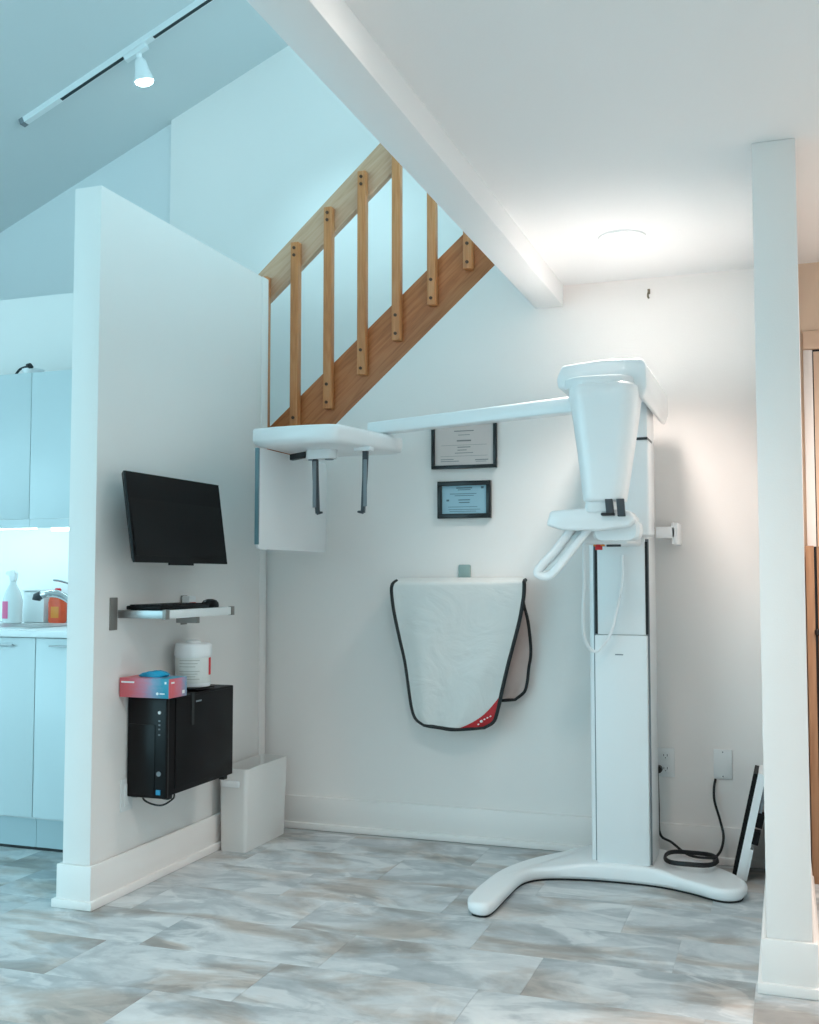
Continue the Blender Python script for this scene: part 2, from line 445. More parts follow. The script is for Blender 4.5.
while X < -.75:
    zt = (RT(X) + RB(X)) / 2 + .029
    zb = UP(X) - .16 if X > -2.1 else UP(X) - .15
    zb = (LO(X) + UP(X)) / 2 - .058
    if k == 0: X += .009
    b = obj('baluster', box(X - .0205, X + .0205, 4.555, 4.599, zb, zt, bev=.005), 'wood_v', st, loc=(X, 4.58, zb))
    for z in (zb + .03, zb + .115, zt - .03, zt - .065):
        bo = obj('bolt', cyl((X, 4.549, z), 'Y', .0075, .007, 10), 'wood_dark', b)
    if k == 0: X -= .009
    X += .171; k += 1
for i in range(12):
    X = -2.9 + i * .2
    obj('tread', box(X - .1, X + .12, YS1, 5.45, LO(X) + .06, LO(X) + .095, bev=.004), 'plastic2', st)  # hidden treads made white to bounce skylight onto the stair wall

# ================================================================== TRACK LIGHT
tr = thing('track_light', 'white ceiling track with dark slot and a lit spot head, plus added heads out of view', 'track light', (-3.2, 4.76, zv(-3.2)))
sv = math.atan(.43)
def vpt(X, y, dn): return (X + dn * math.sin(sv), y, zv(X) - dn * math.cos(sv))
def vbox(X0, X1, y0, y1, d0, d1, bm=None):
    r = [[vpt(X, y, d) for y, d in ((y0, d0), (y1, d0), (y1, d1), (y0, d1))] for X in (X0, X1)]
    return loft(r, bm=bm)
obj('track_bar', vbox(-3.93, -1.2, 4.745, 4.78, .0, .032), 'plastic2', tr)
bm = vbox(-3.70, -3.30, 4.751, 4.773, .030, .0335)
bm = vbox(-3.12, -1.3, 4.751, 4.773, .030, .0335, bm)
obj('track_slot', bm, 'trackslot', tr)
obj('end_cap', vbox(-3.955, -3.93, 4.743, 4.782, 0, .034), 'grey', tr)
def track_head(X, aim, power):
    hp = Vector(vpt(X, 4.765, .035))
    obj('adapter', vbox(X - .08, X + .05, 4.748, 4.777, .033, .062), 'plastic2', tr)
    ax = Vector(aim).normalized()
    q = .82
    obj('lamp_neck', tube([hp + ax * .01, hp + ax * .07 * q], .016, 10), 'plastic2', tr)
    obj('lamp_head', tube([hp + ax * d * q for d in (.06, .075, .13, .19, .2)], [.020, .030, .038, .052, .052], 20), 'plastic', tr)
    obj('bulb', tube([hp + ax * d * q for d in (.196, .214, .226, .232)], [.049, .045, .030, .009], 20), 'bulb', tr)
    if power:
        ld = bpy.data.lights.new('added_track_beam', 'SPOT'); ld.energy = power; ld.color = (.52, .88, 1.0)
        ld.spot_size = math.radians(80); ld.spot_blend = .9; ld.shadow_soft_size = .05
        lo = bpy.data.objects.new('added_track_beam', ld); COL.objects.link(lo)
        lo.parent = tr; lo.matrix_parent_inverse = Matrix.Translation(-tr.location)
        lo.location = hp + ax * .25; lo.rotation_euler = ax.to_track_quat('-Z', 'Y').to_euler()
track_head(-3.22, (.02, .05, -.20), 0)
track_head(-2.25, (-.02, .16, -1.0), 42)  # added head out of view, brightens the stair wall
track_head(-1.55, (.0, .25, -1.0), 9)  # another added head, further right and unseen, for the stair wall

# ================================================================== DOWNLIGHTS
def downlight(x, y, label, power, cone):
    t = thing('recessed_light', label, 'downlight', (x, y, ZC), 'recessed ceiling lights')
    obj('trim_ring', lathe(x, y, [(.088, ZC), (.086, ZC - .006), (.062, ZC - .007), (.060, ZC)], 32), 'plastic2', t)
    obj('lens', lathe(x, y, [(.058, ZC - .004), (.057, ZC - .008), (.045, ZC - .012), (.02, ZC - .014), (.004, ZC - .015)], 32), 'led', t)
    ld = bpy.data.lights.new('downlight_beam', 'SPOT'); ld.energy = power; ld.color = LAMP
    ld.spot_size = math.radians(cone); ld.spot_blend = .9; ld.shadow_soft_size = .08
    lo = bpy.data.objects.new('downlight_beam', ld); COL.objects.link(lo); lo.parent = t; lo.location = (0, 0, -.07)
    return t
downlight(-.552, 3.95, 'lit round recessed light in the ceiling above the x-ray machine', SPOT_ALCOVE, 112)
downlight(-.64, 2.02, 'added unseen ceiling light above the near floor, left of the camera', SPOT_ROOM_ADDED, 140)  # added out of view, like those below, to brighten the room
downlight(-.45, .5, 'added unseen ceiling light behind and left of the camera', SPOT_ROOM_ADDED * .3, 140)
downlight(.8, 1.9, 'added unseen ceiling light in front and right of the camera', SPOT_ROOM_ADDED * .1, 125)
downlight(.8, .5, 'added unseen ceiling light behind and right of the camera', SPOT_ROOM_ADDED * .1, 125)
downlight(.75, 3.6, 'added unseen ceiling light in the passage on the right', SPOT_PASSAGE_ADDED, 150)  # added out of view to brighten the passage

# ================================================================== KITCHEN
struct(obj('backsplash', box(-4.3, XL - .12, YB - .008, YB, .9, 1.42), 'splash'), 'glossy white backsplash behind the sink', 'backsplash')
KF = 3.78
def base_cabinet(x0, x1, label):
    t = thing('base_cabinet', label, 'cabinet', ((x0 + x1) / 2, KF, 0), 'kitchen base cabinets')
    obj('carcass', box(x0 + .001, x1 - .001, KF + .022, YB - .01, .13, .89), 'cabgap', t)
    d = obj('door', box(x0 + .002, x1 - .002, KF, KF + .019, .14, .888, bev=.002), 'cab', t)
    xc = (x0 + x1) / 2
    bm = box(xc - .2, xc + .2, KF - .028, KF - .018, .854, .861, bev=.002)
    for q in (-.18, .18): bm = box(xc + q - .005, xc + q + .005, KF - .02, KF, .855, .860, bm=bm)
    obj('handle', bm, 'steel', d)
    obj('plinth', box(x0 + .001, x1 - .001, KF + .03, KF + .045, .012, .139), 'plinth', t)
    obj('plinth_gap', box(x0 + .001, x1 - .001, KF + .031, KF + .05, 0, .0125), 'seam', t)
base_cabinet(-4.197, -3.6, 'white handled base cabinet at the far left of the kitchen run')
base_cabinet(-3.6, -3.003, 'white base cabinet at the left edge of the picture')
base_cabinet(-3.003, -2.43, 'white base cabinet beside the partition wall end')
wt = thing('worktop', 'white kitchen worktop with a sink', 'worktop', (-3.3, 4.1, .88))
obj('slab', box(-4.2, -2.43, 3.755, YB - .009, .892, .92, bev=.003), 'worktop', wt)
obj('sink_rim', loft([[(x, y, z) for x, y in rrect(-3.42, 4.05, hx, hy, .05)] for hx, hy, z in ((.30, .17, .92), (.30, .17, .9245), (.28, .15, .9245), (.275, .145, .921))], cap=True), 'steel', wt)
fa = thing('faucet', 'chrome kitchen tap with single lever behind the sink', 'tap', (-3.15, 4.3, .92))
obj('spout', tube(smooth_path([(-3.15, 4.3, .965), (-3.18, 4.29, 1.01), (-3.24, 4.27, 1.055), (-3.30, 4.26, 1.067), (-3.35, 4.25, 1.06)]), .019, 12), 'chrome', fa)
obj('spout_tip', tube([(-3.345, 4.25, 1.062), (-3.372, 4.248, 1.05), (-3.375, 4.247, 1.035)], [.02, .022, .02], 12), 'dkgrey', fa)
obj('tap_body', lathe(-3.15, 4.3, [(.035, .9205), (.035, .927), (.024, .935), (.024, 1.07), (.018, 1.085), (.005, 1.09)]), 'chrome', fa)
obj('lever', tube(smooth_path([(-3.15, 4.3, 1.085), (-3.19, 4.28, 1.105), (-3.25, 4.27, 1.125), (-3.29, 4.265, 1.13)]), [.008] * 25, 8, flat=.6), 'chrome', fa)
bt = thing('spray_bottle', 'white spray bottle with pink label strip on the worktop', 'bottle', (-3.555, 4.3, .92))
bx, by = -3.555, 4.3
obj('body', lathe(bx, by, [(.036, .9205), (.046, .925), (.047, 1.03), (.038, 1.065), (.016, 1.11), (.014, 1.125)]), 'bottle', bt)
rg = [[(bx + .0478 * math.cos(a), by + .0478 * math.sin(a), z) for a in [math.radians(-150 + 8 * q) for q in range(10)]] for z in (.945, 1.028)]
obj('label', loft(rg, cap=False, closed=False), 'pinkp', bt)
obj('trigger_head', prism([(bx - .04, 1.158), (bx - .035, 1.172), (bx + .005, 1.18), (bx + .02, 1.165), (bx + .016, 1.125), (bx - .014, 1.125), (bx - .018, 1.15)], 'Y', by - .011, by + .011, bev=.003), 'plastic', bt)
pk = thing('tissue_pack', 'pale translucent box between spray bottle and tap', 'box', (-3.515, 4.44, .92))
obj('body', box(-3.578, -3.452, 4.40, 4.48, .9205, 1.075, bev=.008), 'bottle', pk)
obj('lid', box(-3.582, -3.448, 4.396, 4.484, 1.075, 1.086, bev=.004), 'plastic', pk)
ob = thing('detergent_bottle', 'orange-red detergent bottle behind the tap', 'bottle', (-3.385, 4.42, .92))
obj('body', loft([[(x, y, z) for x, y in rrect(-3.385, 4.42, hx, .025, .024)] for hx, z in ((.042, .9205), (.048, .93), (.049, 1.02), (.040, 1.05), (.018, 1.062))]), 'orange', ob)
obj('cap', lathe(-3.385, 4.42, [(.016, 1.062), (.016, 1.085), (.012, 1.09)]), 'redp', ob)
obj('label', box(-3.405, -3.36, 4.3935, 4.3955, .945, 1.0, bev=.0005), 'amber', ob)
def wall_cabinet(x0, x1, label):
    t = thing('wall_cabinet', label, 'cabinet', ((x0 + x1) / 2, 4.2, 1.38), 'kitchen wall cabinets')
    obj('carcass', box(x0 + .001, x1 - .001, 4.221, YB - .001, 1.425, 2.12), 'cab', t)
    obj('door', box(x0 + .0015, x1 - .0015, 4.2, 4.219, 1.42, 2.122, bev=.002), 'cab', t)
    obj('light_rail', box(x0 + .001, x1 - .001, 4.206, 4.2205, 1.378, 1.4195), 'cab', t)
    obj('light_strip', box(x0 + .075, x1 - .03, 4.27, 4.30, 1.366 if x0 == -3.39 else 1.376, 1.42), 'strip', t)
wall_cabinet(-4.29, -3.84, 'white wall cabinet outside the left picture edge')
wall_cabinet(-3.84, -3.39, 'white wall cabinet at the left edge above the sink')
wall_cabinet(-3.39, -2.94, 'white wall cabinet right of the door seam above the tap')
wall_cabinet(-2.94, -2.43, 'white wall cabinet hidden behind the partition')
gl = thing('cabinet_top_basket', 'small white dish with dark curved handle on top of the wall cabinet', 'dish', (-3.46, 4.26, 2.122))
obj('dish', lathe(-3.44, 4.27, [(.03, 2.122), (.045, 2.126), (.052, 2.15), (.05, 2.152), (.042, 2.13)]), 'plastic', gl)
obj('handle', tube(smooth_path([(-3.525, 4.25, 2.130), (-3.50, 4.25, 2.154), (-3.46, 4.25, 2.164), (-3.44, 4.25, 2.162)]), .006, 8), 'seam', gl)
obj('knob', tube([(-3.43, 4.21, 2.163), (-3.412, 4.21, 2.158), (-3.395, 4.21, 2.150)], [.006, .014, .006], 10), 'seam', gl)

# ================================================================== THINGS ON THE PARTITION
mo = thing('monitor', 'black flat monitor mounted tilted on the partition wall', 'monitor', (XL, 3.5, 1.36))
def mring(dxx, x_top, x_bot, y0, y1, z0, z1):
    return [(x_bot + dxx, y0, z0), (x_bot + dxx, y1, z0), (x_top + dxx, y1, z1), (x_top + dxx, y0, z1)]
XT, XBm = -2.20, -2.155
obj('housing', loft([mring(-.028, XT, XBm, 3.25, 3.84, 1.215, 1.515), mring(-.004, XT, XBm, 3.225, 3.885, 1.198, 1.522), mring(.004, XT, XBm, 3.225, 3.885, 1.198, 1.522)]), 'black', mo)
obj('screen', loft([mring(.003, XT - .002, XBm, 3.235, 3.875, 1.222, 1.514), mring(.0052, XT - .002, XBm, 3.235, 3.875, 1.222, 1.514)]), 'screen', mo)
obj('chin', box(-2.157, -2.150, 3.45, 3.62, 1.190, 1.201), 'black', mo)
obj('mount_arm', box(XL + .004, -2.20, 3.51, 3.59, 1.32, 1.40, bev=.004), 'black', mo)
obj('mount_plate', box(XL, XL + .008, 3.48, 3.62, 1.28, 1.45, bev=.002), 'black', mo)

sh = thing('wall_shelf', 'white metal-edged shelf on steel brackets under the monitor', 'shelf', (XL, 3.6, 1.0))
obj('board', box(XL, -2.108, 3.362, 3.83, 1.0, 1.024), 'shelfw', sh)
obj('front_edge', box(-2.107, -2.10, 3.372, 3.828, .996, 1.027, bev=.001), 'shelfw', sh)
for y in (3.345, 3.826):
    b = obj('bracket', box(XL + .0005, -2.098, y, y + .018, .997, 1.026, bev=.001), 'steel', sh)
    obj('end_cap', box(-2.112, -2.0975, y - .001, y + .025, .994, 1.029, bev=.001), 'bracket', b)
    obj('wall_plate', box(XL, XL + .006, y - .052, y - .008, .955, 1.072, bev=.002), 'bracket', b)
obj('underside_clip', box(-2.2, -2.11, 3.58, 3.6, .972, .998), 'bracket', sh)
kb = thing('keyboard', 'black keyboard lying on the shelf under the monitor', 'keyboard', (-2.2, 3.5, 1.024))
obj('case', box(-2.275, -2.125, 3.36, 3.70, 1.027, 1.042, bev=.004), 'black', kb)
for x in (-2.262, -2.135): obj('foot', box(x - .006, x + .006, 3.38, 3.40, 1.0243, 1.028), 'rubber', kb)
bm = None
for i in range(5):
    for j in range(14):
        bm = box(-2.265 + i * .026, -2.243 + i * .026, 3.37 + j * .0232, 3.37 + j * .0232 + .02, 1.041, 1.046, bm=bm)
ky = obj('keys', bm, 'black', kb); ky['kind'] = 'stuff'
ms = thing('computer_mouse', 'black computer mouse beside the keyboard on the shelf', 'mouse', (-2.15, 3.755, 1.024))
obj('shell', loft([[(-2.155 + sx * .03, 3.755 + sy * .05, z) for sx, sy in [(math.cos(a * PI / 8) * k, math.sin(a * PI / 8) * k) for a in range(16)]] for k, z in ((.92, 1.0243), (1, 1.032), (.93, 1.044), (.7, 1.054), (.3, 1.059))]), 'black', ms)
obj('wheel', cyl((-2.158, 3.72, 1.049), 'X', .007, .006, 10), 'grey', ms)
tb_ = thing('putty_pack', 'small white and red pack behind the keyboard on the shelf', 'pack', (-2.27, 3.78, 1.024))
obj('body', box(-2.29, -2.255, 3.765, 3.82, 1.0243, 1.07, bev=.006), 'plastic2', tb_)
obj('stripe', box(-2.2553, -2.2545, 3.768, 3.815, 1.03, 1.045), 'redp', tb_)

pc = thing('desktop_computer', 'black desktop computer tower hung on the partition wall', 'computer', (-2.2, 3.65, .345))
obj('case', box(-2.292, -2.131, 3.425, 3.91, .352, .708, bev=.004), 'pcside', pc)
obj('side_panel', box(-2.132, -2.127, 3.47, 3.90, .372, .70, bev=.002), 'pcside', pc)
f_ = obj('front_panel', box(-2.294, -2.128, 3.408, 3.428, .345, .712, bev=.006), 'pcfront', pc)
obj('front_gloss', box(-2.285, -2.175, 3.4055, 3.409, .36, .61, bev=.001), 'pcfront', f_)
obj('power_button', cyl((-2.157, 3.404, .655), 'Y', .006, .005, 12), 'whitep', f_)
bm = None
for z in (.625, .610, .595, .575): bm = box(-2.161, -2.154, 3.4055, 3.409, z - .0025, z + .0025, bm=bm)
obj('ports', bm, 'grey', f_)
obj('badge', cyl((-2.158, 3.405, .435), 'Y', .009, .004, 16), 'grey', f_)
obj('blue_sticker', box(-2.168, -2.15, 3.405, 3.409, .36, .378), 'bluep', f_)
obj('hanging_strap', box(-2.1272, -2.1245, 3.575, 3.595, .59, .712), 'rubber', pc)
obj('logo', box(-2.1272, -2.1263, 3.61, 3.65, .672, .678), 'grey', pc)
for x, y in ((-2.28, 3.45), (-2.147, 3.45), (-2.28, 3.86), (-2.147, 3.86)):
    obj('foot', box(x - .012, x + .012, y - .014, y + .014, .338, .353, bev=.002), 'rubber', pc)
obj('power_lead', tube(smooth_path([(-2.28, 3.52, .348), (-2.25, 3.45, .335), (-2.2, 3.42, .325), (-2.15, 3.42, .322), (-2.125, 3.45, .34), (-2.13, 3.47, .352)]), .0035, 8), 'coil', pc)
gb = thing('glove_box', 'pink and blue box of gloves on top of the computer', 'box', (-2.19, 3.41, .71))
obj('carton', box(-2.294, -2.088, 3.355, 3.478, .7125, .782, bev=.0015), 'glovebox', gb)
obj('lettering', box(-2.286, -2.232, 3.3535, 3.356, .764, .770), 'whitep', gb)
obj('mark', cyl((-2.135, 3.3535, .729), 'Y', .005, .002, 10), 'whitep', gb)
obj('mark', box(-2.125, -2.105, 3.3535, 3.356, .727, .731), 'whitep', gb)
obj('mark', box(-2.105, -2.098, 3.3535, 3.356, .764, .772), 'whitep', gb)
obj('side_print', box(-2.0885, -2.0865, 3.37, 3.39, .764, .770), 'whitep', gb)
obj('side_print', box(-2.0885, -2.0865, 3.445, 3.46, .723, .735), 'whitep', gb)
obj('glove', loft([[(-2.19 + a[0] * sx, 3.42 + a[1] * .028, z + .004 * math.sin(a[0] * 9)) for a in [(math.cos(q * PI / 8), math.sin(q * PI / 8)) for q in range(16)]] for sx, z in ((.055, .783), (.065, .789), (.05, .797), (.02, .803))]), 'glove', gb)
wc = thing('wipes_canister', 'white wipes canister with pale label standing on the computer', 'canister', (-2.215, 3.70, .71))
obj('base_pad', box(-2.275, -2.14, 3.63, 3.77, .7125, .72, bev=.002), 'black', wc)
obj('tub', lathe(-2.207, 3.72, [(.066, .7205), (.068, .724), (.068, .84)]), 'plastic2', wc)
obj('label', lathe(-2.207, 3.72, [(.0684, .735), (.0688, .736), (.0688, .832), (.0684, .833)]), 'label', wc)
obj('cap', lathe(-2.207, 3.72, [(.072, .838), (.073, .845), (.072, .882), (.066, .887), (.03, .889), (.028, .896), (.012, .9)]), 'plastic', wc)
bm = bmesh.new()
rg = [[(-2.207 + .0692 * math.cos(a), 3.72 + .0692 * math.sin(a), z) for a in [math.radians(0 + 3 * q) for q in range(8)]] for z in (.765, .832)]
obj('red_stripe', loft(rg, cap=False, closed=False, bm=bm), 'redp', wc)
bm = None
for i, z in enumerate((.822, .81, .798, .78, .77, .76, .75)):
    rg = [[(-2.207 + .0691 * math.cos(a), 3.72 + .0691 * math.sin(a), zz) for a in [math.radians(-108 + 7 * q) for q in range(11 - i % 3)]] for zz in (z, z + .003)]
    bm = loft(rg, cap=False, closed=False, bm=bm)
obj('label_lines', bm, 'paleprint', wc)

def plate(name, label, face, a, z, duplex, group):
    """wall plate 7 x 11.4 cm; face 'Y' (on back wall) or 'X' (on partition)"""
    if face == 'Y':
        t = thing(name, label, 'outlet', (a, YB, z), group)
        obj('cover', box(a - .036, a + .036, YB - .007, YB, z - .058, z + .058, bev=.002), 'outlet', t)
        if duplex:
            for dz in (-.026, .026):
                r = obj('socket', box(a - .017, a + .017, YB - .010, YB - .006, z + dz - .014, z + dz + .014, bev=.003), 'outlet', t)
                bm = None
                for q in (-.007, .007): bm = box(a + q - .0012, a + q + .0012, YB - .0105, YB - .0095, z + dz - .001, z + dz + .008, bm=bm)
                obj('slots', cyl((a, YB - .0105, z + dz - .007), 'Y', .0022, .001, 8, bm=bm), 'seam', r)
        else:
            for dz in (-.048, .048): obj('screw', cyl((a, YB - .008, z + dz), 'Y', .003, .002, 8), 'grey', t)
    else:
        t = thing(name, label, 'outlet', (XL, a, z), group)
        obj('cover', box(XL, XL + .007, a - .036, a + .036, z - .058, z + .058, bev=.002), 'outlet', t)
        obj('socket', box(XL + .006, XL + .010, a - .017, a + .017, z - .04, z + .04, bev=.003), 'outlet', t)
    return t
plate('wall_outlet', 'white outlet plate on the partition half behind the computer', 'X', 3.412, .352, True, None)
plate('wall_outlet', 'white double outlet on the back wall just right of the machine column', 'Y', -.483, .39, True, None)
plate('cable_plate', 'blank white cover plate with black cable on the back wall', 'Y', -.258, .395, False, None)

bn = thing('waste_bin', 'slim white plastic waste bin in the corner by the partition', 'bin', (-2.2, 4.22, 0))
x0, x1, y0, y1 = -2.268, -2.145, 4.052, 4.425
def bring(k, z): return [(x, y, z) for x, y in rrect((x0 + x1) / 2 + .003 * k, (y0 + y1) / 2, (x1 - x0) / 2 + .006 * k, (y1 - y0) / 2 + .008 * k, .018)]
obj('tub', loft([bring(-.1, 0), bring(0, .006), bring(.85, .30), bring(1, .343), bring(.4, .343), bring(.2, .30), bring(-.9, .012)]), 'bin', bn)
obj('grip', box(-2.258, -2.170, 4.037, 4.046, .268, .296, bev=.006), 'plastic', bn)

# ================================================================== BACK WALL THINGS
def certificate(x0, x1, z0, z1, w, paper, label, lines, ink):
    t = thing('framed_certificate', label, 'certificate', ((x0 + x1) / 2, YB, z0))
    for (a, b, c, d) in ((x0, x1, z0, z0 + w), (x0, x1, z1 - w, z1), (x0, x0 + w, z0 + w, z1 - w), (x1 - w, x1, z0 + w, z1 - w)):
        obj('frame_bar', box(a, b, YB - .02, YB, c, d, bev=.001), 'frame', t)
    p = obj('paper', box(x0 + w * .8, x1 - w * .8, YB - .011, YB - .002, z0 + w * .8, z1 - w * .8), paper, t)
    bm = None
    W, H = x1 - x0, z1 - z0
    for (u, v, l, h) in lines:
        bm = box(x0 + W * (u - l / 2), x0 + W * (u + l / 2), YB - .0118, YB - .0108, z0 + H * v, z0 + H * (v + h), bm=bm)
    obj('print', bm, ink, p)
certificate(-1.485, -1.186, 1.624, 1.835, .015, 'paper', 'certificate on pale pink paper in a black frame, the upper one', [(.5, .78, .3, .02), (.5, .70, .18, .012), (.5, .57, .22, .03), (.5, .49, .7, .006), (.5, .44, .2, .018), (.47, .38, .14, .016), (.5, .32, .28, .014), (.5, .26, .72, .006), (.24, .19, .2, .015), (.28, .15, .28, .015), (.77, .165, .2, .02), (.76, .135, .16, .01)], 'greyp')
certificate(-1.457, -1.213, 1.404, 1.568, .02, 'paperb', 'certificate on pale blue paper in a black frame, the lower one', [(.5, .80, .3, .03), (.5, .755, .24, .02), (.48, .65, .5, .015), (.5, .60, .36, .015), (.5, .48, .22, .025), (.5, .41, .2, .025), (.47, .30, .55, .012), (.5, .23, .6, .012), (.47, .18, .5, .012), (.84, .79, .05, .06), (.19, .46, .05, .05)], 'dprint')
wh = thing('wall_fastener', 'small tarnished metal hook on the wall near the ceiling', 'hook', (-.525, YB, 2.33))
obj('plate', box(-.531, -.520, YB - .004, YB, 2.335, 2.357, bev=.001), 'brass', wh)
obj('loop', tube(smooth_path([(-.5255, YB - .003, 2.345), (-.527, YB - .018, 2.335), (-.528, YB - .016, 2.322), (-.526, YB - .006, 2.318)]), .004, 8), 'brass', wh)

# apron on its hook
hk = thing('apron_hook', 'grey-green hook tab on the wall holding the lead apron', 'hook', (-1.335, YB, 1.13))
obj('tab', box(-1.364, -1.308, YB - .012, YB, 1.12, 1.20, bev=.006), 'hook', hk)
obj('peg', tube([(-1.43, 4.468, 1.118), (-1.24, 4.468, 1.118)], .016, 12, bm=tube([(-1.336, YB - .005, 1.118), (-1.336, 4.468, 1.118)], .014, 12)), 'hook', hk)
ap = thing('lead_apron', 'white lead apron with black binding and red corner hanging folded on the wall', 'apron', (-1.33, 4.45, .5))
def W(px, py, Y):
    fw0 = Vector((-math.sin(YAW), math.cos(YAW), 0)); rt = Vector((math.cos(YAW), math.sin(YAW), 0)); u0 = Vector((0, 0, 1))
    fw = fw0 * math.cos(PITCH) + u0 * math.sin(PITCH); up = u0 * math.cos(PITCH) - fw0 * math.sin(PITCH)
    d = fw + rt * ((px - CX) / F) - up * ((py - CY) / F)
    t = Y / d.y
    return Vector((0, 0, CAM_H)) + d * t
YA = 4.40
left = [(394, 581), (391.5, 588), (392.5, 602), (395, 617), (400, 640), (405, 662), (409, 690), (412, 709), (416, 719), (424, 725)]
right = [(523.5, 580), (524, 586), (523, 600), (519, 622), (513, 645), (507, 668), (502, 690), (497, 712), (493, 722), (484, 727.5)]
def sheet(L, R, Y, nx, bulge, ph):
    bm = bmesh.new()
    Lp = smooth_path([W(*p, Y) for p in L], 4); Rp = smooth_path([W(*p, Y) for p in R], 4)
    n = len(Lp)
    g = []
    for i in range(n):
        row = []
        for j in range(nx + 1):
            u = j / nx; v = i / (n - 1)
            p = Lp[i].lerp(Rp[i], u)
            e = min(1, 6 * u, 6 * (1 - u))
            p.z -= .010 * math.sin(PI * u) * v          # hem sags between its corners
            p.y += -bulge * math.sin(PI * u) * (.3 + .7 * v) + e * .006 * math.sin(9 * u + 5 * v * ph + ph) + e * .004 * math.sin(17 * u * v + 3 * ph)
            if v < .06: p.y += (1 - v / .06) ** 2 * .03
            row.append(p)
        g.append(row)
    return g
def sheet_obj(name, g, m, parent, th=.006):
    bm = bmesh.new()
    V = [[bm.verts.new(p) for p in r] for r in g]
    Bk = [[bm.verts.new(p + Vector((0, th, 0))) for p in r] for r in g]
    n, k = len(g), len(g[0])
    for i in range(n - 1):
        for j in range(k - 1):
            bm.faces.new((V[i][j], V[i][j + 1], V[i + 1][j + 1], V[i + 1][j]))
            bm.faces.new((Bk[i][j], Bk[i + 1][j], Bk[i + 1][j + 1], Bk[i][j + 1]))
    for i in range(n - 1):
        for j in (0, k - 1): bm.faces.new((V[i][j], V[i + 1][j], Bk[i + 1][j], Bk[i][j]))
    for j in range(k - 1):
        for i in (0, n - 1): bm.faces.new((V[i][j], V[i][j + 1], Bk[i][j + 1], Bk[i][j]))
    return obj(name, bm, m, parent, smooth=60)
g1 = sheet(left, right, YA, 24, .02, 1.0)
fr = sheet_obj('front_panel', g1, 'vinyl', ap)
path = [r[0] for r in g1] + g1[-1][1:-1] + [r[-1] for r in g1[::-1]]
obj('front_binding', tube([p + Vector((0, .003, 0)) for p in path], .0085, 8), 'rubber', ap)
left2 = [(398, 581), (398, 590), (400, 604), (404, 620), (410, 640), (414, 655), (418, 668), (422, 680), (427, 690), (436, 699)]
right2 = [(522, 581), (522.5, 590), (523.5, 604), (527.5, 620), (530, 640), (530.5, 655), (528.5, 668), (527, 682), (524, 692), (515, 699.5)]
g2 = sheet(left2, right2, 4.49, 24, .012, 2.2)
sheet_obj('back_panel', g2, 'vinyl2', ap)
path = [r[0] for r in g2] + g2[-1][1:-1] + [r[-1] for r in g2[::-1]]
obj('back_binding', tube([p + Vector((0, .003, 0)) for p in path], .007, 8), 'rubber', ap)
# fold over the hook joining both panels
bm = bmesh.new()
rings = []
for j in range(25):
    a, c = g1[0][j], g2[0][j]
    r = []
    for q in range(9):
        t = q / 8
        p = a.lerp(c, t); p.z = max(a.z, c.z) * 1 + (-abs(0)) ; p.z = a.z * (1 - t) + c.z * t + .014 * math.sin(PI * t)
        r.append(p)
    rings.append(r)
obj('fold', loft(rings, cap=False, closed=False, bm=bm), 'vinyl', ap, smooth=60)
# red corner: patch following the front sheet
bm = bmesh.new()
n = len(g1); K = 24
def gs(u, v):
    i = min(int(v * (n - 1)), n - 2); j = min(int(u * K), K - 1); a = v * (n - 1) - i; b = u * K - j
    p = (g1[i][j] * (1 - b) + g1[i][j + 1] * b) * (1 - a) + (g1[i + 1][j] * (1 - b) + g1[i + 1][j + 1] * b) * a
    return p + Vector((0, -.0015, 0))
vt = {}
N = 12
for i in range(N + 1):
    v = .69 + .308 * i / N
    u0 = 1 - i / N * .42
    for j in range(N + 1):
        vt[i, j] = bm.verts.new(gs(u0 + (0.995 - u0) * j / N, v))
for i in range(N):
    for j in range(N):
        bm.faces.new((vt[i, j], vt[i, j + 1], vt[i + 1, j + 1], vt[i + 1, j]))
rc = obj('red_corner', bm, 'red', ap, smooth=60)
bm = None
for (px, py, r) in ((481, 721.5, .006), (478, 724.5, .003), (487, 718, .003), (490, 716.5, .003), (484, 719.5, .003)):
    p = W(px, py, YA - .028)
    bm = cyl(p, 'Y', r * .9, .012, 10, bm)
obj('corner_marks', bm, 'whitep', rc)

# ================================================================== X-RAY MACHINE
xr = thing('dental_xray_machine', 'white dental x-ray machine with column, curved foot and long side arm', 'x-ray machine', (-.6, 4.2, 0))
outl = [(-1.062, 3.63), (-1.04, 3.567), (-.99, 3.55), (-.958, 3.59), (-.952, 3.76), (-.945, 3.94), (-.922, 4.015), (-.875, 4.06), (-.80, 4.088), (-.70, 4.105), (-.54, 4.108), (-.44, 4.09), (-.35, 4.05), (-.27, 4.0), (-.215, 3.99), (-.172, 4.02), (-.155, 4.08), (-.168, 4.16), (-.23, 4.26), (-.34, 4.37), (-.48, 4.425), (-.76, 4.425), (-.88, 4.32), (-.975, 4.18), (-1.04, 4.0), (-1.062, 3.78)]
fine = [Vector((p[0], p[1], 0)) for p in outl]
fine = smooth_path(fine + [fine[0]], 4)[:-1]
def inset(P, d):
    n = len(P); out = []
    for i in range(n):
        a = P[i] - P[i - 1]; b = P[(i + 1) % n] - P[i]
        t = (a.normalized() + b.normalized()).normalized()
        out.append(P[i] + Vector((-t.y, t.x, 0)) * d)
    return out
def topz(p): return .05 + .022 * math.exp(-((p.x + .61) / .2) ** 4)
rings = []
for d, fz in ((.012, lambda p: .008), (.002, lambda p: .018), (0, lambda p: topz(p) - .014), (.004, lambda p: topz(p) - .005), (.011, lambda p: topz(p) - .001), (.02, lambda p: topz(p))):
    rings.append([Vector((p.x, p.y, fz(p))) for p in inset(fine, d)])
bs = obj('base', loft(rings), 'plastic', xr, smooth=40)
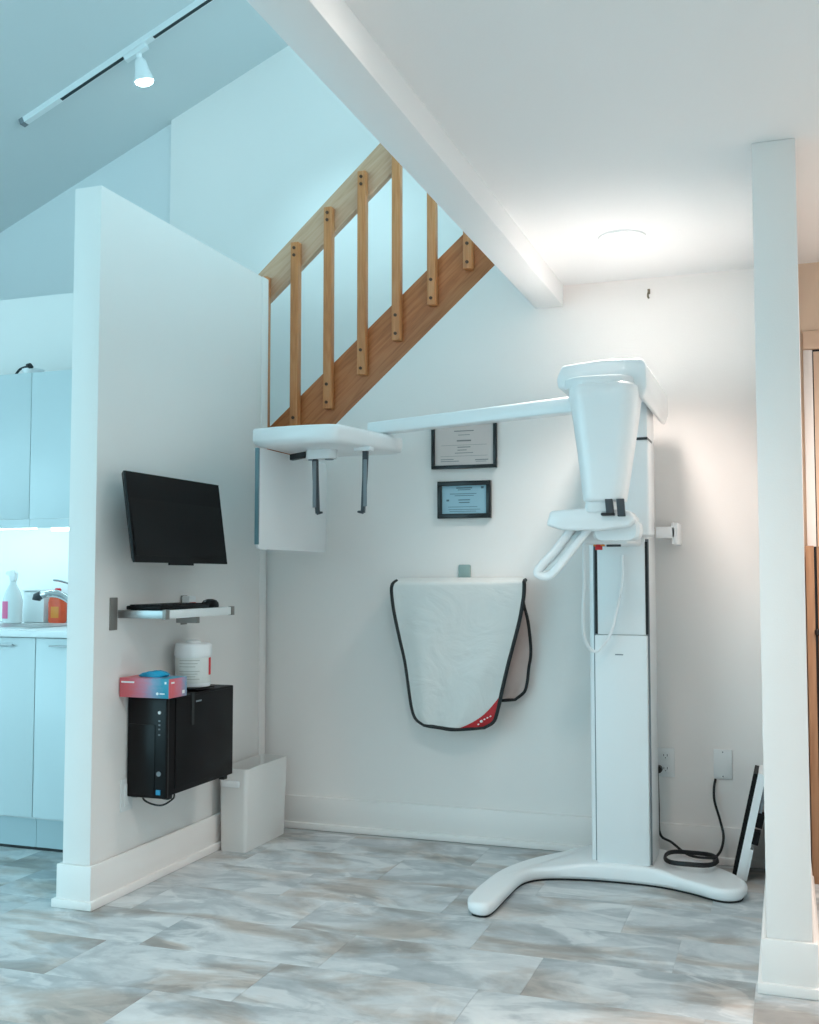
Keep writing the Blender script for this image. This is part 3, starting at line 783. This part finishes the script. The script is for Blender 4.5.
rings = [[Vector((p.x, p.y, z)) for p in inset(fine, .014)] for z in (0, .010)]
obj('sole_shadow_gap', loft(rings), 'rubber', bs)  # black sole, also standing in for the shadow gap under the base
obj('column', prism(rrect(-.612, 4.29, .114, .13, .02), 'Z', .05, 1.80), 'plastic', xr)
lc = obj('lower_cover', box(-.699, -.502, 4.13, 4.17, .07, .925, bev=.004), 'plastic2', xr)
obj('badge', box(-.622, -.592, 4.1285, 4.1305, .85, .854), 'grey', lc)
obj('cover_seam', box(-.706, -.495, 4.155, 4.162, .07, 1.29), 'grey', xr)
obj('upper_cover', box(-.688, -.508, 4.138, 4.17, .927, 1.34, bev=.002), 'plastic2', xr)
for x in (-.699, -.5075):
    obj('slot', box(x, x + .0095, 4.142, 4.163, .93, 1.28), 'seam', xr)
ca = obj('carriage', box(-.715, -.478, 4.06, 4.22, 1.30, 1.662, bev=.012, seg=3), 'plastic', xr)
obj('carriage_upper', box(-.715, -.482, 4.06, 4.26, 1.668, 1.83, bev=.008), 'plastic', xr)
obj('carriage_seam', box(-.710, -.484, 4.064, 4.21, 1.660, 1.670), 'dkgrey', ca)
# head block over the column
hb = obj('head_block', prism([(-.742, 1.802), (-.748, 1.84), (-.728, 1.885), (-.59, 1.897), (-.455, 1.894), (-.438, 1.87), (-.436, 1.79), (-.452, 1.752), (-.47, 1.765), (-.485, 1.802)], 'Y', 3.68, 4.38, bev=.010, seg=3), 'plastic', xr, smooth=40)
obj('turntable', prism(rrect(-.60, 3.72, .125, .10, .095, 8), 'Z', 1.795, 1.832, bev=.006), 'plastic', hb)
# rotating tube housing, tapering downwards
rings = []
for z, hx, hy, cx in ((1.812, .085, .07, -.585), (1.808, .105, .088, -.585), (1.795, .117, .096, -.584), (1.765, .12, .098, -.583), (1.70, .110, .095, -.581), (1.60, .096, .09, -.582), (1.50, .082, .084, -.584), (1.42, .071, .08, -.586), (1.408, .069, .078, -.586), (1.403, .062, .07, -.586)):
    rings.append([(x, y, z) for x, y in rrect(cx, 3.71, hx, hy, min(hx, hy) * .62, 7)])
tu = obj('tube_housing', loft(rings), 'plastic', xr, smooth=50)
obj('lower_collar', loft([[(x, y, z) for x, y in rrect(-.60, 3.71, hx, .06, .03, 5)] for z, hx in ((1.403, .05), (1.372, .052), (1.368, .046))]), 'plastic2', tu)
# chin support
cs = obj('chin_support', prism([(-.785, 1.325), (-.77, 1.375), (-.62, 1.385), (-.50, 1.372), (-.48, 1.345), (-.50, 1.318), (-.60, 1.305), (-.73, 1.308)], 'Y', 3.66, 3.80, bev=.010, seg=3), 'plastic', xr, smooth=40)
for x, z0, z1 in ((-.572, 1.362, 1.410), (-.534, 1.350, 1.410)):
    obj('temple_clip', prism([(x, z0), (x + .026, z0), (x + .022, z1), (x - .004, z1)], 'Y', 3.63, 3.645, bev=.002), 'dkgrey', cs)
obj('clip_foot', box(-.59, -.546, 3.63, 3.66, 1.354, 1.363, bev=.002), 'seam', cs)
obj('support_arm', box(-.68, -.52, 3.78, 4.15, 1.262, 1.335, bev=.012, seg=3), 'plastic', xr)
obj('control_pod', loft([[(x, 3.72 + q, z) for x, z in rrect(-.555, 1.31, hx, .038, .03, 5)] for q, hx in ((0, .07), (.01, .082), (.09, .082), (.1, .075))]), 'plastic2', xr)
obj('stop_button', cyl((-.632, 3.84, 1.243), 'Z', .013, .02, 14), 'redp', xr)
obj('button_collar', box(-.65, -.612, 3.83, 3.86, 1.256, 1.266, bev=.002), 'amber', xr)
obj('switch_bar', box(-.605, -.555, 3.84, 3.855, 1.254, 1.264, bev=.002), 'dkgrey', xr)
# grip handle, flat loop leaning out to the left
P0, P1 = Vector((-.705, 3.72, 1.315)), Vector((-.815, 3.66, 1.165))
Q0, Q1 = Vector((-.650, 3.72, 1.31)), Vector((-.745, 3.66, 1.178))
hpath = smooth_path([P0, P0.lerp(P1, .5) + Vector((.004, 0, 0)), P1, (P1 + Q1) / 2 + Vector((0, 0, -.022)), Q1, Q0.lerp(Q1, .5), Q0], 6)
obj('grip_handle', tube(hpath, .0105, 10, flat=1.5), 'plastic', xr, smooth=60)
obj('grip_plate', loft([[P0 + Vector((0, .012, 0)), Q0 + Vector((0, .012, 0)), Q1 + Vector((0, .012, 0)), P1 + Vector((0, .012, 0))], [P0 + Vector((0, .02, 0)), Q0 + Vector((0, .02, 0)), Q1 + Vector((0, .02, 0)), P1 + Vector((0, .02, 0))]]), 'bottle', xr)
cpath = [W(586, 530, 3.82), W(584, 545, 3.84), W(584, 580, 3.9), W(583, 615, 3.97), W(584.5, 638, 4.02), W(590, 649, 4.05), W(597, 651, 4.06), W(605, 642, 4.07), W(611, 632, 4.08), W(617, 608, 4.10), W(622, 580, 4.115), W(622, 555, 4.12)]
obj('release_cable', tube(smooth_path(cpath, 6), .0062, 8), 'plastic2', xr)
obj('wall_arm', box(-.49, -.415, 4.36, 4.44, 1.30, 1.345, bev=.004), 'plastic', xr)
obj('wall_foot', box(-.43, -.405, 4.36, YB, 1.275, 1.362, bev=.004), 'plastic', xr)
# long arm to the head holder
a0, a1 = Vector((-.72, 3.97, 1.79)), Vector((-1.66, 4.24, 1.775))
d = (a1 - a0).normalized(); s_ = Vector((-d.y, d.x, 0)).normalized()
rings = [[p + s_ * u + Vector((0, 0, v)) for u, v in rrect(0, 0, .03, h, .008, 3)] for p, h in ((a0, .031), (a1, .026))]
obj('side_arm', loft(rings), 'plastic', xr)
# head holder
ZP0, ZP1 = 1.668, 1.742
hh = [(-2.012, 3.83), (-1.91, 3.806), (-1.78, 3.795), (-1.67, 3.803), (-1.63, 3.83), (-1.535, 4.28), (-1.575, 4.31), (-1.98, 4.31), (-2.012, 4.28)]
hf = [Vector((x, y, 0)) for x, y in hh]
rings = [[Vector((p.x, p.y, z)) for p in inset(hf, dd)] for dd, z in ((.03, ZP0), (.008, ZP0 + .008), (0, ZP0 + .025), (0, ZP1 - .012), (.004, ZP1 - .004), (.014, ZP1))]
ch = obj('head_holder_plate', loft(rings), 'plastic', xr, smooth=50)
pl = obj('sensor_panel', prism([(y, z) for y, z in rrect(4.15, 1.46, .335, .203, .02, 4)], 'X', -1.989, -1.976, bev=.003), 'plastic', xr)
obj('panel_edge_shade', box(-1.991, -1.9755, 3.812, 3.822, 1.275, 1.66), 'teal', pl)  # dark strip for the panel's shaded side
obj('pivot', prism([(x, y) for x, y in rrect(-1.80, 4.03, .068, .035, .034, 6)], 'Z', 1.63, 1.672, bev=.004), 'plastic2', xr)
for q in (-1.84, -1.765): obj('pivot_screw', cyl((q, 4.03, 1.626), 'Z', .018, .006, 14), 'grey', xr)
for x, sgn in ((-1.826, 1), (-1.602, -1)):
    bm = prism([(x - .011, 1.66), (x + .011, 1.66), (x + .010 + sgn * .004, 1.55), (x + .008 + sgn * .012, 1.405), (x - .006 + sgn * .012, 1.405), (x - .010 + sgn * .002, 1.55)], 'Y', 4.015, 4.035, bev=.002)
    e = obj('ear_rod', bm, 'dkgrey', xr)
    obj('rod_pad', box(x - .004, x + .011, 4.008, 4.0155, 1.43, 1.62, bev=.002), 'grey', e)
    obj('ear_tip', tube([(x + sgn * .010, 4.025, 1.408), (x + sgn * .034, 4.025, 1.410)], [.008, .004], 10), 'dkgrey', e)
obj('nose_rest', prism([(-1.93, 1.628), (-1.86, 1.638), (-1.86, 1.662), (-1.93, 1.652)], 'Y', 4.0, 4.03, bev=.002), 'seam', xr)
obj('rod_mount', box(-1.645, -1.575, 4.0, 4.05, 1.655, 1.672, bev=.003), 'plastic2', xr)

# ================================================================== CABLES, LEANING PANEL
def coil_z(x, y): return .066
cc = bmesh.new()
c0 = Vector((-.365, 4.265, .068))
pts = []
for i in range(97):
    a = 2 * PI * i / 32
    pts.append(c0 + Vector((.098 * math.cos(a) * (1 - .03 * i / 96), .105 * math.sin(a) * (1 - .02 * i / 96), .006 + .011 * i / 96 + .003 * math.sin(3 * a))))
tail1 = smooth_path([W(715.5, 779, 4.526), W(714, 788, 4.51), W(714.5, 801, 4.505), W(720, 820, 4.50), W(723.5, 836, 4.48), W(721, 850, 4.42), W(714, 860, 4.34), pts[0]], 6)
obj1 = tube(tail1[:-1] + pts, .0052, 8)
tail2 = smooth_path([pts[-1], W(690, 856, 4.36), W(672, 843, 4.42), W(660, 834, 4.45), W(658.5, 805, 4.48), W(657.5, 775, 4.515), W(658.5, 768, 4.525)], 6)
obj1 = tube([p + Vector((0, 0, .002)) for p in tail2], .0052, 8, bm=obj1)
cw = thing('power_cable', 'black power cable coiled on the machine foot and plugged into the wall', 'cable', (-.365, 4.265, .07))
obj('cord', obj1, 'coil', cw, smooth=60)
obj('plug', cyl((-.508, 4.50, .364), 'Y', .014, .03, 12), 'coil', cw)
lp = thing('leaning_panel', 'flat panel with black face and white back leaning against the right wall', 'panel', (-.17, 4.4, 0))
def lean(u, v, y):       # u across thickness from the black face, v up the panel
    a = math.radians(12.5)
    b0 = Vector((-.212, 0, .003))
    return b0 + Vector((math.cos(a) * u + math.sin(a) * v, y, math.cos(a) * v - math.sin(a) * u + .012))
def lbox(u0, u1, v0, v1, y0, y1):
    return loft([[lean(u, v, y) for u, v in ((u0, v0), (u1, v0), (u1, v1), (u0, v1))] for y in (y0, y1)])
obj('frame', lbox(.008, .036, 0, .405, 4.29, 4.50), 'plastic', lp)
obj('black_face', lbox(-.008, .008, 0.01, .40, 4.295, 4.49), 'black', lp)
obj('back_rail', lbox(.036, .05, .22, .395, 4.30, 4.32), 'grey', lp)
obj('plug_block', lbox(.036, .062, .205, .26, 4.295, 4.34), 'black', lp)
obj('lower_plug', lbox(.036, .060, .14, .19, 4.295, 4.34), 'black', lp)
obj('rear_foot', lbox(.036, .048, .0, .12, 4.295, 4.33), 'plastic2', lp)
obj('corner_knob', lbox(.036, .062, .385, .402, 4.30, 4.33), 'plastic', lp)

# wooden cabinet in the passage, cut by the picture edge
wcab = thing('wooden_cabinet', 'light wooden cabinet standing by the door at the right edge', 'cabinet', (.35, 4.4, 0))
obj('side_stile', box(.068, .098, 4.36, 4.51, 0, 1.265, bev=.002), 'wood_side', wcab)
obj('gap', box(.098, .108, 4.37, 4.51, 0, 1.262), 'seam', wcab)
dd = obj('door', box(.108, .62, 4.362, 4.51, .01, 1.262, bev=.002), 'wood_side', wcab)
obj('knob', lathe(.104, 4.355, [(.005, .925), (.009, .93), (.009, .945), (.005, .95)], 12), 'seam', dd)
